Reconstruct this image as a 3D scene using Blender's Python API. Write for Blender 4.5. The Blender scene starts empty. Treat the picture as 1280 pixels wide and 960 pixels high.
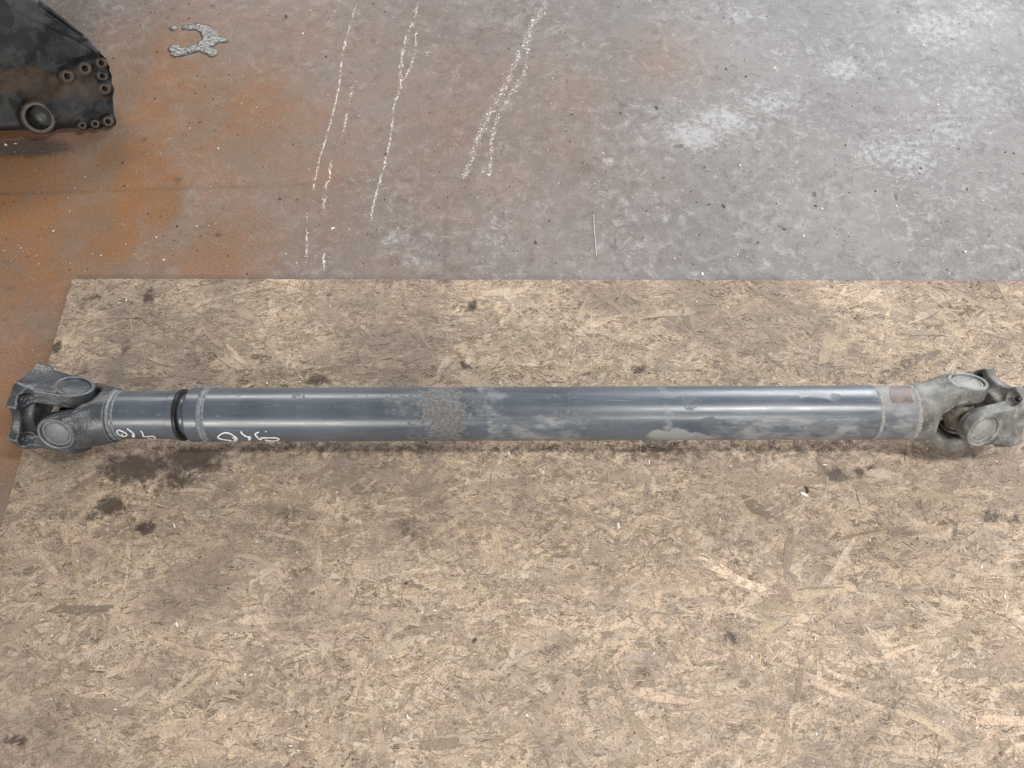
import bpy, math, random
import numpy as np
from mathutils import Vector, Matrix

random.seed(7)
RNG = np.random.default_rng(11)
SC = bpy.context.scene
COL = SC.collection

# ------------------------------------------------------------------ camera
AZ = 0.0885                      # height of the shaft axis over the floor
BOARD_Z = 0.009                 # top of the chipboard sheet
CAM = np.array([0.0, -0.546, AZ + 1.300])
TILT = math.radians(25.0)
F = 961.0
cam_d = bpy.data.cameras.new('camera')
cam_d.sensor_width = 36.0
cam_d.lens = F / 1280.0 * 36.0
cam_d.clip_end = 100.0
cam_d.clip_start = 0.02
cam = bpy.data.objects.new('camera', cam_d)
cam.location = CAM
cam.rotation_euler = (TILT, 0, 0)
COL.objects.link(cam)
SC.camera = cam

# ------------------------------------------------------------------ world and workshop lamps
W = bpy.data.worlds.new('World')
SC.world = W
W.use_nodes = True
W.node_tree.nodes['Background'].inputs[0].default_value = (0.94, 0.97, 1.0, 1)
W.node_tree.nodes['Background'].inputs[1].default_value = 0.10


def area_light(name, loc, target, sx, sy, power, color):
    l = bpy.data.lights.new(name, 'AREA')
    l.shape = 'RECTANGLE'
    l.size, l.size_y = sx, sy
    l.energy = power
    l.color = color
    o = bpy.data.objects.new(name, l)
    o.location = loc
    d = Vector(target) - Vector(loc)
    o.rotation_euler = d.to_track_quat('-Z', 'Y').to_euler()
    COL.objects.link(o)
    return o


# fluorescent tubes under the roof, a bright doorway behind, a window behind the photographer
area_light('ceiling_tube_near', (1.45, -0.22, 3.15), (1.45, -0.22, 0), 1.2, 0.26, 95, (1.0, 0.98, 0.95))
area_light('ceiling_tube_front', (1.35, -2.60, 3.15), (1.2, -1.6, 0), 1.2, 0.14, 58, (1.0, 0.98, 0.95))
area_light('window_front', (-2.4, -5.0, 2.9), (-0.4, 0, 0), 2.6, 0.9, 250, (1.0, 0.95, 0.89))
area_light('ceiling_tube_back', (-2.2, 5.2, 3.1), (-0.5, 0.3, 0), 2.4, 0.4, 150, (1.0, 0.95, 0.88))
area_light('doorway_back', (3.2, 5.0, 1.9), (0.5, 0.2, 0), 3.4, 2.8, 430, (0.90, 0.95, 1.0))

SC.view_settings.view_transform = 'Standard'
SC.view_settings.look = 'None'
SC.view_settings.exposure = -0.14
SC.view_settings.gamma = 1.0
SC.view_settings.use_curve_mapping = False
SC.render.engine = 'CYCLES'
SC.cycles.use_denoising = True
SC.cycles.max_bounces = 6

# ------------------------------------------------------------------ helpers
CT, ST = math.cos(TILT), math.sin(TILT)


def ray(px, py):
    u, v = (px - 640.0) / F, (480.0 - py) / F
    return np.array([u, v * CT + ST, v * ST - CT])


def P(px, py, z=0.0):
    """place on the horizontal plane at height z that the photo shows at px, py"""
    d = ray(px, py)
    return CAM + d * (z - CAM[2]) / d[2]


def lattice(shape, seed):
    return np.random.default_rng(seed).random(shape)


def vnoise(x, y, scale, seed, octaves=3, z=None):
    """smooth value noise, 0..1"""
    out = np.zeros(np.shape(x)); amp = 1.0; tot = 0.0
    L = lattice((64, 64), seed)
    for o in range(octaves):
        u = np.asarray(x) * scale * 2 ** o + 13.7 * o
        v = np.asarray(y) * scale * 2 ** o + 7.1 * o
        i, j = np.floor(u).astype(int), np.floor(v).astype(int)
        fu, fv = u - i, v - j
        fu, fv = fu * fu * (3 - 2 * fu), fv * fv * (3 - 2 * fv)
        a = L[i % 64, j % 64]; b = L[(i + 1) % 64, j % 64]
        c = L[i % 64, (j + 1) % 64]; d = L[(i + 1) % 64, (j + 1) % 64]
        out += amp * ((a * (1 - fu) + b * fu) * (1 - fv) + (c * (1 - fu) + d * fu) * fv)
        tot += amp; amp *= 0.5
    return out / tot


def sstep(a, b, x):
    t = np.clip((x - a) / (b - a), 0, 1)
    return t * t * (3 - 2 * t)


def mesh_np(name, verts, faces, mat, parent=None, smooth=False, attrs=None, link=True):
    me = bpy.data.meshes.new(name)
    verts = np.asarray(verts, dtype=np.float32)
    faces = np.asarray(faces, dtype=np.int32)
    k = faces.shape[1]
    me.vertices.add(len(verts)); me.vertices.foreach_set('co', verts.ravel())
    me.loops.add(faces.size); me.loops.foreach_set('vertex_index', faces.ravel())
    me.polygons.add(len(faces))
    me.polygons.foreach_set('loop_start', np.arange(0, faces.size, k, dtype=np.int32))
    me.polygons.foreach_set('use_smooth', np.full(len(faces), smooth, dtype=bool))
    for an, (typ, data) in (attrs or {}).items():
        at = me.attributes.new(an, typ, 'POINT')
        at.data.foreach_set({'FLOAT': 'value', 'FLOAT_VECTOR': 'vector', 'FLOAT_COLOR': 'color'}[typ],
                            np.asarray(data, dtype=np.float32).ravel())
    me.update(calc_edges=True)
    me.validate()
    me.materials.append(mat)
    o = bpy.data.objects.new(name, me)
    if link:
        COL.objects.link(o)
    if parent is not None:
        o.parent = parent
    return o


def mesh_py(name, verts, faces, mat, parent=None, smooth=False):
    me = bpy.data.meshes.new(name)
    me.from_pydata([tuple(map(float, v)) for v in verts], [], faces)
    if smooth:
        me.polygons.foreach_set('use_smooth', [True] * len(me.polygons))
    me.update(); me.materials.append(mat)
    o = bpy.data.objects.new(name, me); COL.objects.link(o)
    if parent is not None:
        o.parent = parent
    return o


def tag(o, label, cat=None, group=None, kind=None):
    o['label'] = label
    if cat: o['category'] = cat
    if group: o['group'] = group
    if kind: o['kind'] = kind
    return o


def empty(name, loc):
    o = bpy.data.objects.new(name, None)
    o.empty_display_size = 0.05
    o.location = loc; COL.objects.link(o)
    return o


def frame(o, origin, ex, ey, ez):
    o.matrix_basis = Matrix(((ex[0], ey[0], ez[0], origin[0]), (ex[1], ey[1], ez[1], origin[1]),
                             (ex[2], ey[2], ez[2], origin[2]), (0, 0, 0, 1)))


def grid(nx, ny):
    i, j = np.meshgrid(np.arange(nx - 1), np.arange(ny - 1), indexing='ij')
    a = (i * ny + j).ravel()
    return np.stack([a, a + ny, a + ny + 1, a + 1], 1)


def surface_nets(f, lo, hi, h):
    """mesh of the zero level of f (negative inside)"""
    ax = [np.arange(lo[k], hi[k] + h, h) for k in range(3)]
    X, Y, Z = np.meshgrid(*ax, indexing='ij')
    V = f(X, Y, Z)
    n = V.shape
    ins = V < 0
    c = tuple(s - 1 for s in n)
    acc = np.zeros(c + (3,)); cnt = np.zeros(c)
    for a in range(3):
        b, d = [(1, 2), (0, 2), (0, 1)][a]
        for ob in (0, 1):
            for od in (0, 1):
                s0 = [None] * 3; s1 = [None] * 3
                s0[a] = slice(0, c[a]); s1[a] = slice(1, c[a] + 1)
                s0[b] = s1[b] = slice(ob, c[b] + ob)
                s0[d] = s1[d] = slice(od, c[d] + od)
                v0, v1 = V[tuple(s0)], V[tuple(s1)]
                m = (v0 < 0) != (v1 < 0)
                t = np.where(m, v0 / np.where(m, v0 - v1, 1), 0)
                acc[..., a] += np.where(m, t, 0)
                acc[..., b] += np.where(m, ob, 0)
                acc[..., d] += np.where(m, od, 0)
                cnt += m
    act = cnt > 0
    idx = np.full(c, -1); idx[act] = np.arange(act.sum())
    pos = acc[act] / cnt[act][:, None] + np.argwhere(act)
    verts = pos * h + np.array(lo)
    quads = []
    for a in range(3):
        b, d = [(1, 2), (2, 0), (0, 1)][a]
        s0 = [slice(1, n[k] - 1) for k in range(3)]; s1 = list(s0)
        s0[a] = slice(0, n[a] - 1); s1[a] = slice(1, n[a])
        i0 = ins[tuple(s0)]; i1 = ins[tuple(s1)]
        for flip, m in ((False, i0 & ~i1), (True, ~i0 & i1)):
            e = np.argwhere(m)
            if not len(e): continue
            off = np.ones(3, int); off[a] = 0
            e = e + off
            q = []
            for ob, od in ((-1, -1), (0, -1), (0, 0), (-1, 0)):
                k = e.copy(); k[:, b] += ob; k[:, d] += od
                q.append(idx[k[:, 0], k[:, 1], k[:, 2]])
            q = np.stack(q, 1)
            quads.append(q[:, ::-1] if flip else q)
    return verts, np.concatenate(quads)


def smin(a, b, k):
    h = np.clip(0.5 + 0.5 * (b - a) / k, 0, 1)
    return b * (1 - h) + a * h - k * h * (1 - h)


def smax(a, b, k):
    return -smin(-a, -b, k)


def ucapsule(x, z, L, r0, r1):
    t = np.clip(x / L, 0, 1)
    return np.hypot(x - t * L, z) - (r0 + (r1 - r0) * t)


def lathe(name, prof, mat, parent=None, n=48, axis='z', attrs=None, wob=None):
    """prof: list of (r, h) along the axis; r == 0 ends close"""
    prof = np.array(prof, float)
    th = np.linspace(0, 2 * math.pi, n, endpoint=False)
    V = []
    for k, (r, h) in enumerate(prof):
        rr = r + (wob(th, k) if wob is not None else 0)
        V.append(np.stack([rr * np.cos(th), rr * np.sin(th), np.full(n, h)], 1))
    V = np.concatenate(V)
    if axis == 'x': V = V[:, [2, 0, 1]]
    if axis == 'y': V = V[:, [1, 2, 0]]
    Q = []
    for k in range(len(prof) - 1):
        a = k * n + np.arange(n); b = k * n + (np.arange(n) + 1) % n
        Q.append(np.stack([a, b, b + n, a + n], 1))
    o = mesh_np(name, V, np.concatenate(Q), mat, parent, smooth=False)
    me = o.data
    me.polygons.foreach_set('use_smooth', [True] * len(me.polygons))
    try:
        me.set_sharp_from_angle(angle=math.radians(38))
    except Exception:
        pass
    return o


# ------------------------------------------------------------------ material helper
class NT:
    def __init__(s, name):
        s.m = bpy.data.materials.new(name); s.m.use_nodes = True
        s.t = s.m.node_tree; s.b = s.t.nodes['Principled BSDF']
        s.co = s.new('ShaderNodeTexCoord')

    def new(s, kind, **kw):
        n = s.t.nodes.new(kind)
        for k, v in kw.items(): setattr(n, k, v)
        return n

    def put(s, sock, v):
        if hasattr(v, 'is_linked') or hasattr(v, 'links'):
            s.t.links.new(v, sock)
        elif isinstance(v, (tuple, list)) and len(v) == 3 and sock.type == 'RGBA':
            sock.default_value = (*v, 1)
        else:
            sock.default_value = v

    def attr(s, name, out='Fac'):
        n = s.new('ShaderNodeAttribute'); n.attribute_name = name
        return n.outputs[out]

    def noise(s, scale, detail=4, rough=0.6, vec=None, dist=0.0):
        n = s.new('ShaderNodeTexNoise')
        n.inputs['Scale'].default_value = scale; n.inputs['Detail'].default_value = detail
        n.inputs['Roughness'].default_value = rough; n.inputs['Distortion'].default_value = dist
        s.put(n.inputs['Vector'], vec if vec is not None else s.co.outputs['Object'])
        return n.outputs['Fac']

    def voro(s, scale, vec=None, feature='F1', out='Distance'):
        n = s.new('ShaderNodeTexVoronoi'); n.feature = feature
        n.inputs['Scale'].default_value = scale
        s.put(n.inputs['Vector'], vec if vec is not None else s.co.outputs['Object'])
        return n.outputs[out]

    def scale(s, v, vec=None):
        n = s.new('ShaderNodeMapping'); n.inputs['Scale'].default_value = v
        s.put(n.inputs['Vector'], vec if vec is not None else s.co.outputs['Object'])
        return n.outputs['Vector']

    def math(s, op, a, b=0.0, c=0.0, clamp=False):
        n = s.new('ShaderNodeMath', operation=op); n.use_clamp = clamp
        s.put(n.inputs[0], a); s.put(n.inputs[1], b); s.put(n.inputs[2], c)
        return n.outputs[0]

    def step(s, v, lo, hi, a=0.0, b=1.0):
        n = s.new('ShaderNodeMapRange'); n.interpolation_type = 'SMOOTHSTEP'
        s.put(n.inputs['Value'], v)
        n.inputs['From Min'].default_value = lo; n.inputs['From Max'].default_value = hi
        n.inputs['To Min'].default_value = a; n.inputs['To Max'].default_value = b
        return n.outputs['Result']

    def mix(s, f, a, b, mode='MIX'):
        n = s.new('ShaderNodeMix', data_type='RGBA', blend_type=mode)
        s.put(n.inputs[0], f); s.put(n.inputs[6], a); s.put(n.inputs[7], b)
        return n.outputs[2]

    def fmix(s, f, a, b):
        n = s.new('ShaderNodeMix', data_type='FLOAT')
        s.put(n.inputs[0], f); s.put(n.inputs[2], a); s.put(n.inputs[3], b)
        return n.outputs[0]

    def bump(s, h, strength=0.3, dist=0.001):
        n = s.new('ShaderNodeBump'); n.inputs['Strength'].default_value = strength
        n.inputs['Distance'].default_value = dist
        s.put(n.inputs['Height'], h)
        s.t.links.new(n.outputs[0], s.b.inputs['Normal'])

    def out(s, color, rough=0.6, metal=0.0, spec=0.5):
        s.put(s.b.inputs['Base Color'], color); s.put(s.b.inputs['Roughness'], rough)
        s.put(s.b.inputs['Metallic'], metal); s.put(s.b.inputs['Specular IOR Level'], spec)
        return s.m


def mat_floor():
    s = NT('worn_floor')
    big = s.noise(3.0, 5, 0.6); mid = s.noise(22, 6, 0.65); fine = s.noise(160, 4, 0.7)
    speck = s.noise(420, 2, 0.6)
    base = s.mix(s.step(big, 0.3, 0.7), (0.165, 0.151, 0.147), (0.225, 0.211, 0.207))
    base = s.mix(s.step(mid, 0.44, 0.64, 0, 0.6), base, (0.272, 0.262, 0.262))
    scuff = s.noise(38, 8, 0.78, dist=0.6)
    base = s.mix(s.math('MULTIPLY', s.step(scuff, 0.52, 0.62), s.step(s.noise(5.5, 3, 0.5), 0.38, 0.58, 0.20, 0.72)), base, (0.37, 0.367, 0.370))
    base = s.mix(s.math('MULTIPLY', s.step(scuff, 0.48, 0.38), s.step(s.noise(6.5, 3, 0.5), 0.38, 0.58, 0.20, 0.75)), base, (0.110, 0.102, 0.100))
    # rust wash
    rust = s.attr('rust')
    rn = s.math('MULTIPLY', rust, s.step(mid, 0.1, 0.7, 0.75, 1.12), clamp=True)
    rcol = s.mix(s.step(s.noise(9, 5, 0.6), 0.3, 0.7), (0.250, 0.106, 0.034), (0.198, 0.114, 0.062))
    base = s.mix(rn, base, rcol)
    # pale scuffed patches: attribute broken up by noise
    pale = s.math('ADD', s.attr('pale'), s.math('MULTIPLY', s.math('SUBTRACT', s.noise(60, 8, 0.8), 0.5), 2.4))
    base = s.mix(s.step(pale, 0.34, 0.78, 0, 0.66), base, (0.46, 0.465, 0.475))
    dk = s.math('ADD', s.attr('dark'), s.math('MULTIPLY', s.math('SUBTRACT', s.noise(70, 6, 0.7), 0.5), 0.8))
    base = s.mix(s.step(dk, 0.38, 0.8, 0, 0.8), base, (0.055, 0.045, 0.042))
    # pits and grains
    base = s.mix(s.step(fine, 0.56, 0.66, 0, 0.42), base, (0.105, 0.095, 0.09))
    base = s.mix(s.step(speck, 0.60, 0.68, 0, 0.5), base, (0.50, 0.485, 0.475))
    base = s.mix(s.step(speck, 0.40, 0.32, 0, 0.5), base, (0.085, 0.076, 0.07))
    base = s.mix(s.math('MULTIPLY', s.attr('seam'), s.step(mid, 0.3, 0.6, 0.35, 1.0)), base, (0.08, 0.065, 0.055))
    h = s.math('ADD', s.math('MULTIPLY', fine, 0.6), s.math('MULTIPLY', mid, 1.0))
    s.bump(h, 0.35, 0.0015)
    return s.out(base, s.step(mid, 0.3, 0.7, 0.50, 0.72), spec=0.4)


def mat_wood():
    s = NT('chipboard_strand')
    fv = s.attr('grain', 'Vector'); tint = s.attr('tint', 'Color')
    fib = s.noise(1.0, 5, 0.65, s.scale((28, 620, 1), fv)); fib2 = s.noise(1.0, 3, 0.6, s.scale((70, 1500, 1), fv))
    blot = s.noise(14, 5, 0.65); grime = s.noise(75, 6, 0.7); gr2 = s.noise(300, 3, 0.7)
    c = s.mix(s.step(fib, 0.3, 0.7, 0, 0.30), tint, (0.16, 0.115, 0.08))
    c = s.mix(s.step(fib2, 0.55, 0.75, 0, 0.28), c, (0.64, 0.56, 0.46))
    # trodden-in grime
    g = s.math('MULTIPLY', s.step(grime, 0.42, 0.60), s.step(blot, 0.36, 0.60, 0.30, 1.0))
    c = s.mix(s.math('MULTIPLY', g, 0.54), c, (0.150, 0.112, 0.084))
    c = s.mix(s.step(gr2, 0.54, 0.66, 0, 0.62), c, (0.095, 0.070, 0.052))
    c = s.mix(s.step(gr2, 0.42, 0.32, 0, 0.40), c, (0.66, 0.59, 0.50))
    dirt = s.attr('dirt')
    c = s.mix(s.math('MULTIPLY', dirt, 0.70), c, (0.200, 0.158, 0.132))
    st = s.math('ADD', s.attr('stain_shade'), s.math('MULTIPLY', s.math('SUBTRACT', grime, 0.5), 1.0))
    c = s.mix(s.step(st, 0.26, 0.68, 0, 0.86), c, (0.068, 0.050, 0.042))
    h = s.math('ADD', s.math('MULTIPLY', fib, 1.0), s.math('MULTIPLY', gr2, 0.8))
    s.bump(h, 0.55, 0.0012)
    return s.out(c, s.step(st, 0.3, 0.9, 0.62, 0.40), spec=0.35)


def mat_tube():
    s = NT('blue_grey_shaft_paint')
    al = s.scale((6, 60, 60))
    mid = s.noise(30, 6, 0.65); fine = s.noise(230, 4, 0.7); streak = s.noise(1.0, 4, 0.6, s.scale((14, 160, 160)))
    base = s.mix(s.step(s.noise(7, 4, 0.6), 0.3, 0.7), (0.058, 0.071, 0.089), (0.092, 0.110, 0.133))
    base = s.mix(s.step(streak, 0.55, 0.8, 0, 0.25), base, (0.20, 0.215, 0.23))
    du = s.math('ADD', s.attr('dust'), s.math('MULTIPLY', s.math('SUBTRACT', s.noise(1.0, 7, 0.72, s.scale((22, 55, 55))), 0.5), 0.9))
    du = s.step(du, 0.36, 0.66)
    ru = s.math('ADD', s.attr('rust'), s.math('MULTIPLY', s.math('SUBTRACT', s.noise(90, 6, 0.75), 0.5), 1.2))
    ru = s.step(ru, 0.36, 0.62)
    ch = s.math('ADD', s.attr('chip'), s.math('MULTIPLY', s.math('SUBTRACT', s.noise(110, 5, 0.7), 0.5), 1.3))
    ch = s.step(ch, 0.45, 0.60)
    c = s.mix(s.math('MULTIPLY', du, 0.78), base, s.mix(fine, (0.24, 0.245, 0.245), (0.36, 0.36, 0.352)))
    c = s.mix(s.math('MULTIPLY', ch, 0.52), c, (0.080, 0.090, 0.098))
    rc = s.mix(s.step(s.noise(190, 6, 0.75), 0.40, 0.62), (0.082, 0.077, 0.074), (0.180, 0.170, 0.165))
    c = s.mix(s.math('MULTIPLY', ru, 0.88), c, rc)
    c = s.mix(s.math('MULTIPLY', s.attr('beige'), s.step(mid, 0.42, 0.58, 0.35, 0.95)), c, (0.250, 0.233, 0.210))
    c = s.mix(s.step(fine, 0.62, 0.72, 0, 0.5), c, (0.040, 0.045, 0.05))
    scr = s.noise(1.0, 3, 0.55, s.scale((9, 520, 520)), dist=0.4); scr2 = s.noise(1.0, 3, 0.55, s.scale((60, 260, 420)), dist=1.2)
    c = s.mix(s.step(scr, 0.64, 0.72, 0, 0.35), c, (0.30, 0.315, 0.33))
    c = s.mix(s.step(scr2, 0.66, 0.73, 0, 0.40), c, (0.33, 0.335, 0.34))
    r = s.fmix(du, s.step(streak, 0.3, 0.7, 0.29, 0.38), 0.55)
    r = s.fmix(s.math('MAXIMUM', ru, s.math('MULTIPLY', s.attr('beige'), 0.9)), r, 0.72)
    r = s.fmix(s.math('MULTIPLY', ch, 0.7), r, 0.6)
    s.bump(s.math('ADD', s.math('MULTIPLY', ru, s.math('MULTIPLY', fine, 1.5)), s.math('ADD', s.math('MULTIPLY', ch, -0.7), s.math('MULTIPLY', s.noise(60, 3, 0.5), 0.25))), 0.22, 0.0008)
    return s.out(c, r, metal=0.0, spec=0.75)


def mat_cast(name, c0, c1, dusty, rough=0.5, spec=0.5, dustcol=(0.43, 0.42, 0.395), wear=0.42, grime=0.25, rings=False):
    s = NT(name)
    mid = s.noise(28, 6, 0.65); fine = s.noise(260, 4, 0.7)
    c = s.mix(s.step(mid, 0.3, 0.7), c0, c1)
    du = s.step(s.math('ADD', mid, dusty - 0.5), 0.45, 0.75)
    geo = s.new('ShaderNodeNewGeometry')
    edge = s.step(geo.outputs['Pointiness'], 0.515, 0.57)
    c = s.mix(s.math('MULTIPLY', du, 0.9), c, s.mix(fine, dustcol, tuple(v * 0.72 for v in dustcol)))
    c = s.mix(s.math('MULTIPLY', edge, wear), c, (0.42, 0.425, 0.43))
    gn = s.noise(17, 7, 0.7, dist=0.5); bn = s.noise(48, 6, 0.7)
    c = s.mix(s.step(gn, 0.50, 0.62, 0, grime), c, tuple(v * 0.45 * k for v, k in zip(c0, (1.12, 1.0, 0.86))))
    c = s.mix(s.step(bn, 0.55, 0.66, 0, grime * 0.8), c, tuple(v * 1.12 for v in dustcol))
    c = s.mix(s.step(fine, 0.64, 0.75, 0, 0.5), c, tuple(v * 0.5 for v in c0))
    s.bump(s.math('ADD', s.math('MULTIPLY', mid, 1.2), s.math('ADD', s.math('MULTIPLY', fine, 0.7), s.math('MULTIPLY', s.noise(120, 4, 0.6), 0.8))), 0.55, 0.0016)
    return s.out(c, s.fmix(du, rough, 0.75), spec=spec)


def mat_simple(name, c0, c1, rough, scale=80, metal=0.0, spec=0.5, bump=0.2, dist=0.0008):
    s = NT(name)
    n = s.noise(scale, 5, 0.65)
    s.bump(n, bump, dist)
    return s.out(s.mix(s.step(n, 0.3, 0.7), c0, c1), s.step(n, 0.3, 0.7, rough * 0.85, rough * 1.1), metal, spec)


def mat_housing():
    s = NT('oily_cast_housing')
    mid = s.noise(26, 7, 0.7); fine = s.noise(150, 5, 0.7); big = s.noise(9, 4, 0.6)
    c = s.mix(s.step(mid, 0.45, 0.60), (0.005, 0.005, 0.005), (0.036, 0.035, 0.034))
    c = s.mix(s.math('MULTIPLY', s.attr('rust'), s.step(s.noise(40, 6, 0.7), 0.32, 0.62, 0.2, 0.95)), c, (0.070, 0.042, 0.024))
    c = s.mix(s.math('MULTIPLY', s.attr('pale'), s.step(mid, 0.25, 0.65, 0.4, 0.9)), c, (0.062, 0.063, 0.070))
    oil_shade = s.step(s.math('ADD', s.attr('oil_shade'), s.math('MULTIPLY', s.math('SUBTRACT', fine, 0.5), 0.5)), 0.4, 0.6)
    c = s.mix(s.math('MULTIPLY', oil_shade, 0.9), c, (0.014, 0.014, 0.015))
    s.bump(s.math('ADD', s.math('MULTIPLY', mid, 1.0), s.math('MULTIPLY', fine, 0.5)), 0.6, 0.003)
    return s.out(c, s.fmix(oil_shade, 0.60, 0.42), spec=0.28)


M_FLOOR = mat_floor()
M_WOOD = mat_wood()
M_TUBE = mat_tube()
M_YOKE = mat_cast('grey_painted_yoke', (0.036, 0.040, 0.046), (0.068, 0.075, 0.084), 0.34, 0.33, 0.7, (0.135, 0.142, 0.152), 0.5, 0.45)
M_DUST = mat_cast('dusty_yoke', (0.110, 0.108, 0.104), (0.225, 0.217, 0.202), 0.47, 0.55, 0.45, (0.36, 0.345, 0.315), 0.3, 0.72)
M_CAP = mat_cast('grey_bearing_cap', (0.135, 0.148, 0.163), (0.175, 0.19, 0.205), 0.40, 0.42, 0.5, (0.23, 0.24, 0.255), 0.0, 0.2)
M_CAPB = mat_cast('dark_bearing_cap', (0.048, 0.053, 0.060), (0.080, 0.087, 0.097), 0.34, 0.36, 0.6, (0.13, 0.137, 0.148), 0.0, 0.35)
M_CAPD = mat_cast('dusty_bearing_cap', (0.21, 0.21, 0.20), (0.31, 0.305, 0.288), 0.48, 0.55, 0.45, (0.43, 0.42, 0.39), 0.0, 0.45)
M_DARK = mat_simple('dark_oily_steel', (0.006, 0.006, 0.006), (0.022, 0.020, 0.018), 0.45, 120, spec=0.3)
M_BRONZE = mat_simple('greasy_cross', (0.075, 0.065, 0.052), (0.20, 0.175, 0.14), 0.5, 70)
M_RUBBER = mat_simple('black_rubber', (0.010, 0.010, 0.011), (0.022, 0.022, 0.023), 0.45, 200)
M_STEEL = mat_simple('bright_steel', (0.42, 0.44, 0.46), (0.58, 0.59, 0.60), 0.30, 90, metal=0.8)
M_WELD = mat_simple('painted_weld', (0.10, 0.115, 0.13), (0.22, 0.235, 0.25), 0.45, 160, bump=0.6, dist=0.002)
M_WELDD = mat_simple('dusty_weld', (0.20, 0.195, 0.185), (0.31, 0.30, 0.285), 0.7, 160, bump=0.6, dist=0.002)
M_INK = mat_simple('white_paint_marker', (0.74, 0.75, 0.75), (0.84, 0.84, 0.83), 0.5, 500)
M_TAPE = mat_simple('brown_primer_patch', (0.105, 0.070, 0.062), (0.185, 0.140, 0.126), 0.55, 70)
M_CHIPW = mat_simple('white_chips', (0.66, 0.63, 0.58), (0.80, 0.78, 0.74), 0.7, 300)
M_CHALK = mat_simple('chalky_powder', (0.56, 0.54, 0.51), (0.76, 0.74, 0.70), 0.9, 300)
M_WIRE = mat_simple('dull_wire', (0.48, 0.45, 0.42), (0.58, 0.55, 0.52), 0.6, 200)
M_CHIPD = mat_simple('dark_crumbs', (0.035, 0.026, 0.02), (0.10, 0.075, 0.055), 0.8, 300)
M_HOUS = mat_housing()
M_BOSS = mat_simple('rusty_boss', (0.022, 0.015, 0.010), (0.090, 0.062, 0.042), 0.6, 130, bump=0.7, dist=0.002)
M_PORT = mat_simple('machined_port', (0.030, 0.026, 0.022), (0.090, 0.078, 0.064), 0.5, 110, bump=0.5, dist=0.0015)
M_SEAL = mat_simple('pale_seal', (0.024, 0.026, 0.021), (0.070, 0.070, 0.060), 0.5, 80)

# ------------------------------------------------------------------ stains, written in world metres


def blobs(x, y, lst, z=0.0):
    """soft ellipses; each entry: px, py, half width px, half height px, strength"""
    out = np.zeros(np.shape(x))
    for px, py, rx, ry, a in lst:
        c = P(px, py, z); wx = abs(P(px + rx, py, z)[0] - c[0]); wy = abs(P(px, py - ry, z)[1] - c[1])
        out = np.maximum(out, a * np.exp(-(((x - c[0]) / wx) ** 2 + ((y - c[1]) / wy) ** 2)))
    return out


# ------------------------------------------------------------------ floor
gx = np.concatenate([np.arange(-3.2, -1.75, 0.05), np.arange(-1.75, 1.75, 0.0065), np.arange(1.75, 3.2, 0.05)])
gy = np.concatenate([np.arange(-2.0, -0.7, 0.05), np.arange(-0.7, 1.35, 0.0065), np.arange(1.35, 3.6, 0.05)])
FX, FY = np.meshgrid(gx, gy, indexing='ij')
rust = blobs(FX, FY, [(30, 260, 250, 230, .95), (150, 230, 110, 130, 1.05), (190, 120, 170, 140, .85), (280, 300, 120, 90, .8),
                      (20, 500, 110, 160, .95), (330, 60, 130, 110, .60), (600, 75, 120, 80, .30), (690, 110, 110, 75, .36),
                      (825, 75, 60, 50, .40), (360, 200, 150, 170, .62), (480, 330, 170, 50, .32), (560, 160, 230, 170, .40), (280, 160, 170, 160, .80), (250, 320, 160, 50, .8), (700, 200, 160, 120, .22), (300, 40, 330, 90, .42), (140, 290, 60, 70, 1.15), (205, 250, 40, 60, 1.2), (135, 195, 36, 30, 1.1)])
rust = np.clip(rust * (0.72 + 0.5 * vnoise(FX, FY, 6, 3, 4)), 0, 1)
dark = blobs(FX, FY, [(30, 185, 75, 16, 1.0), (60, 30, 120, 110, .7), (245, 52, 36, 22, .5), (780, 130, 18, 9, .62), (850, 183, 9, 5, .8),
                      (222, 225, 9, 9, .7), (180, 175, 10, 10, .62), (272, 294, 8, 5, .8), (1018, 243, 5, 6, .9), (1120, 246, 4, 8, .9),
                      (1175, 252, 8, 6, .55), (880, 200, 26, 14, .42), (860, 265, 40, 22, .36), (1150, 150, 20, 30, .35), (250, 10, 200, 30, .34),
                      (8, 328, 14, 6, .6), (12, 360, 14, 6, .6), (15, 385, 12, 6, .6), (8, 400, 16, 7, .5), (215, 12, 8, 5, .7), (265, 8, 9, 4, .8),
                      (828, 222, 7, 4, .7), (958, 218, 7, 4, .6), (1066, 96, 26, 12, .40)])
dark = np.maximum(dark, 0.42 * sstep(0.62, 0.8, vnoise(FX, FY, 3.2, 8, 4)))
pale = blobs(FX, FY, [(868, 168, 50, 26, .74), (905, 150, 56, 26, .66), (960, 128, 60, 22, .58), (900, 160, 110, 60, .40), (1056, 86, 34, 22, .66), (1172, 36, 70, 40, .60),
                      (1135, 195, 80, 44, .54), (1185, 165, 46, 36, .52), (1220, 120, 90, 60, .44), (1150, 180, 150, 90, .36), (925, 20, 26, 16, .55), (1230, 20, 60, 24, .55),
                      (892, 220, 12, 12, .5), (1090, 190, 40, 30, .5), (490, 300, 18, 10, .55), (520, 325, 30, 12, .45), (760, 202, 10, 6, .7),
                      (620, 290, 40, 50, .42), (1180, 240, 120, 60, .38), (1000, 60, 160, 70, .30), (610, 330, 50, 12, .4)])


def seg_dist(x, y, a, b):
    ab = b - a; t = np.clip(((x - a[0]) * ab[0] + (y - a[1]) * ab[1]) / (ab @ ab), 0, 1)
    return np.hypot(x - a[0] - t * ab[0], y - a[1] - t * ab[1])


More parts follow.
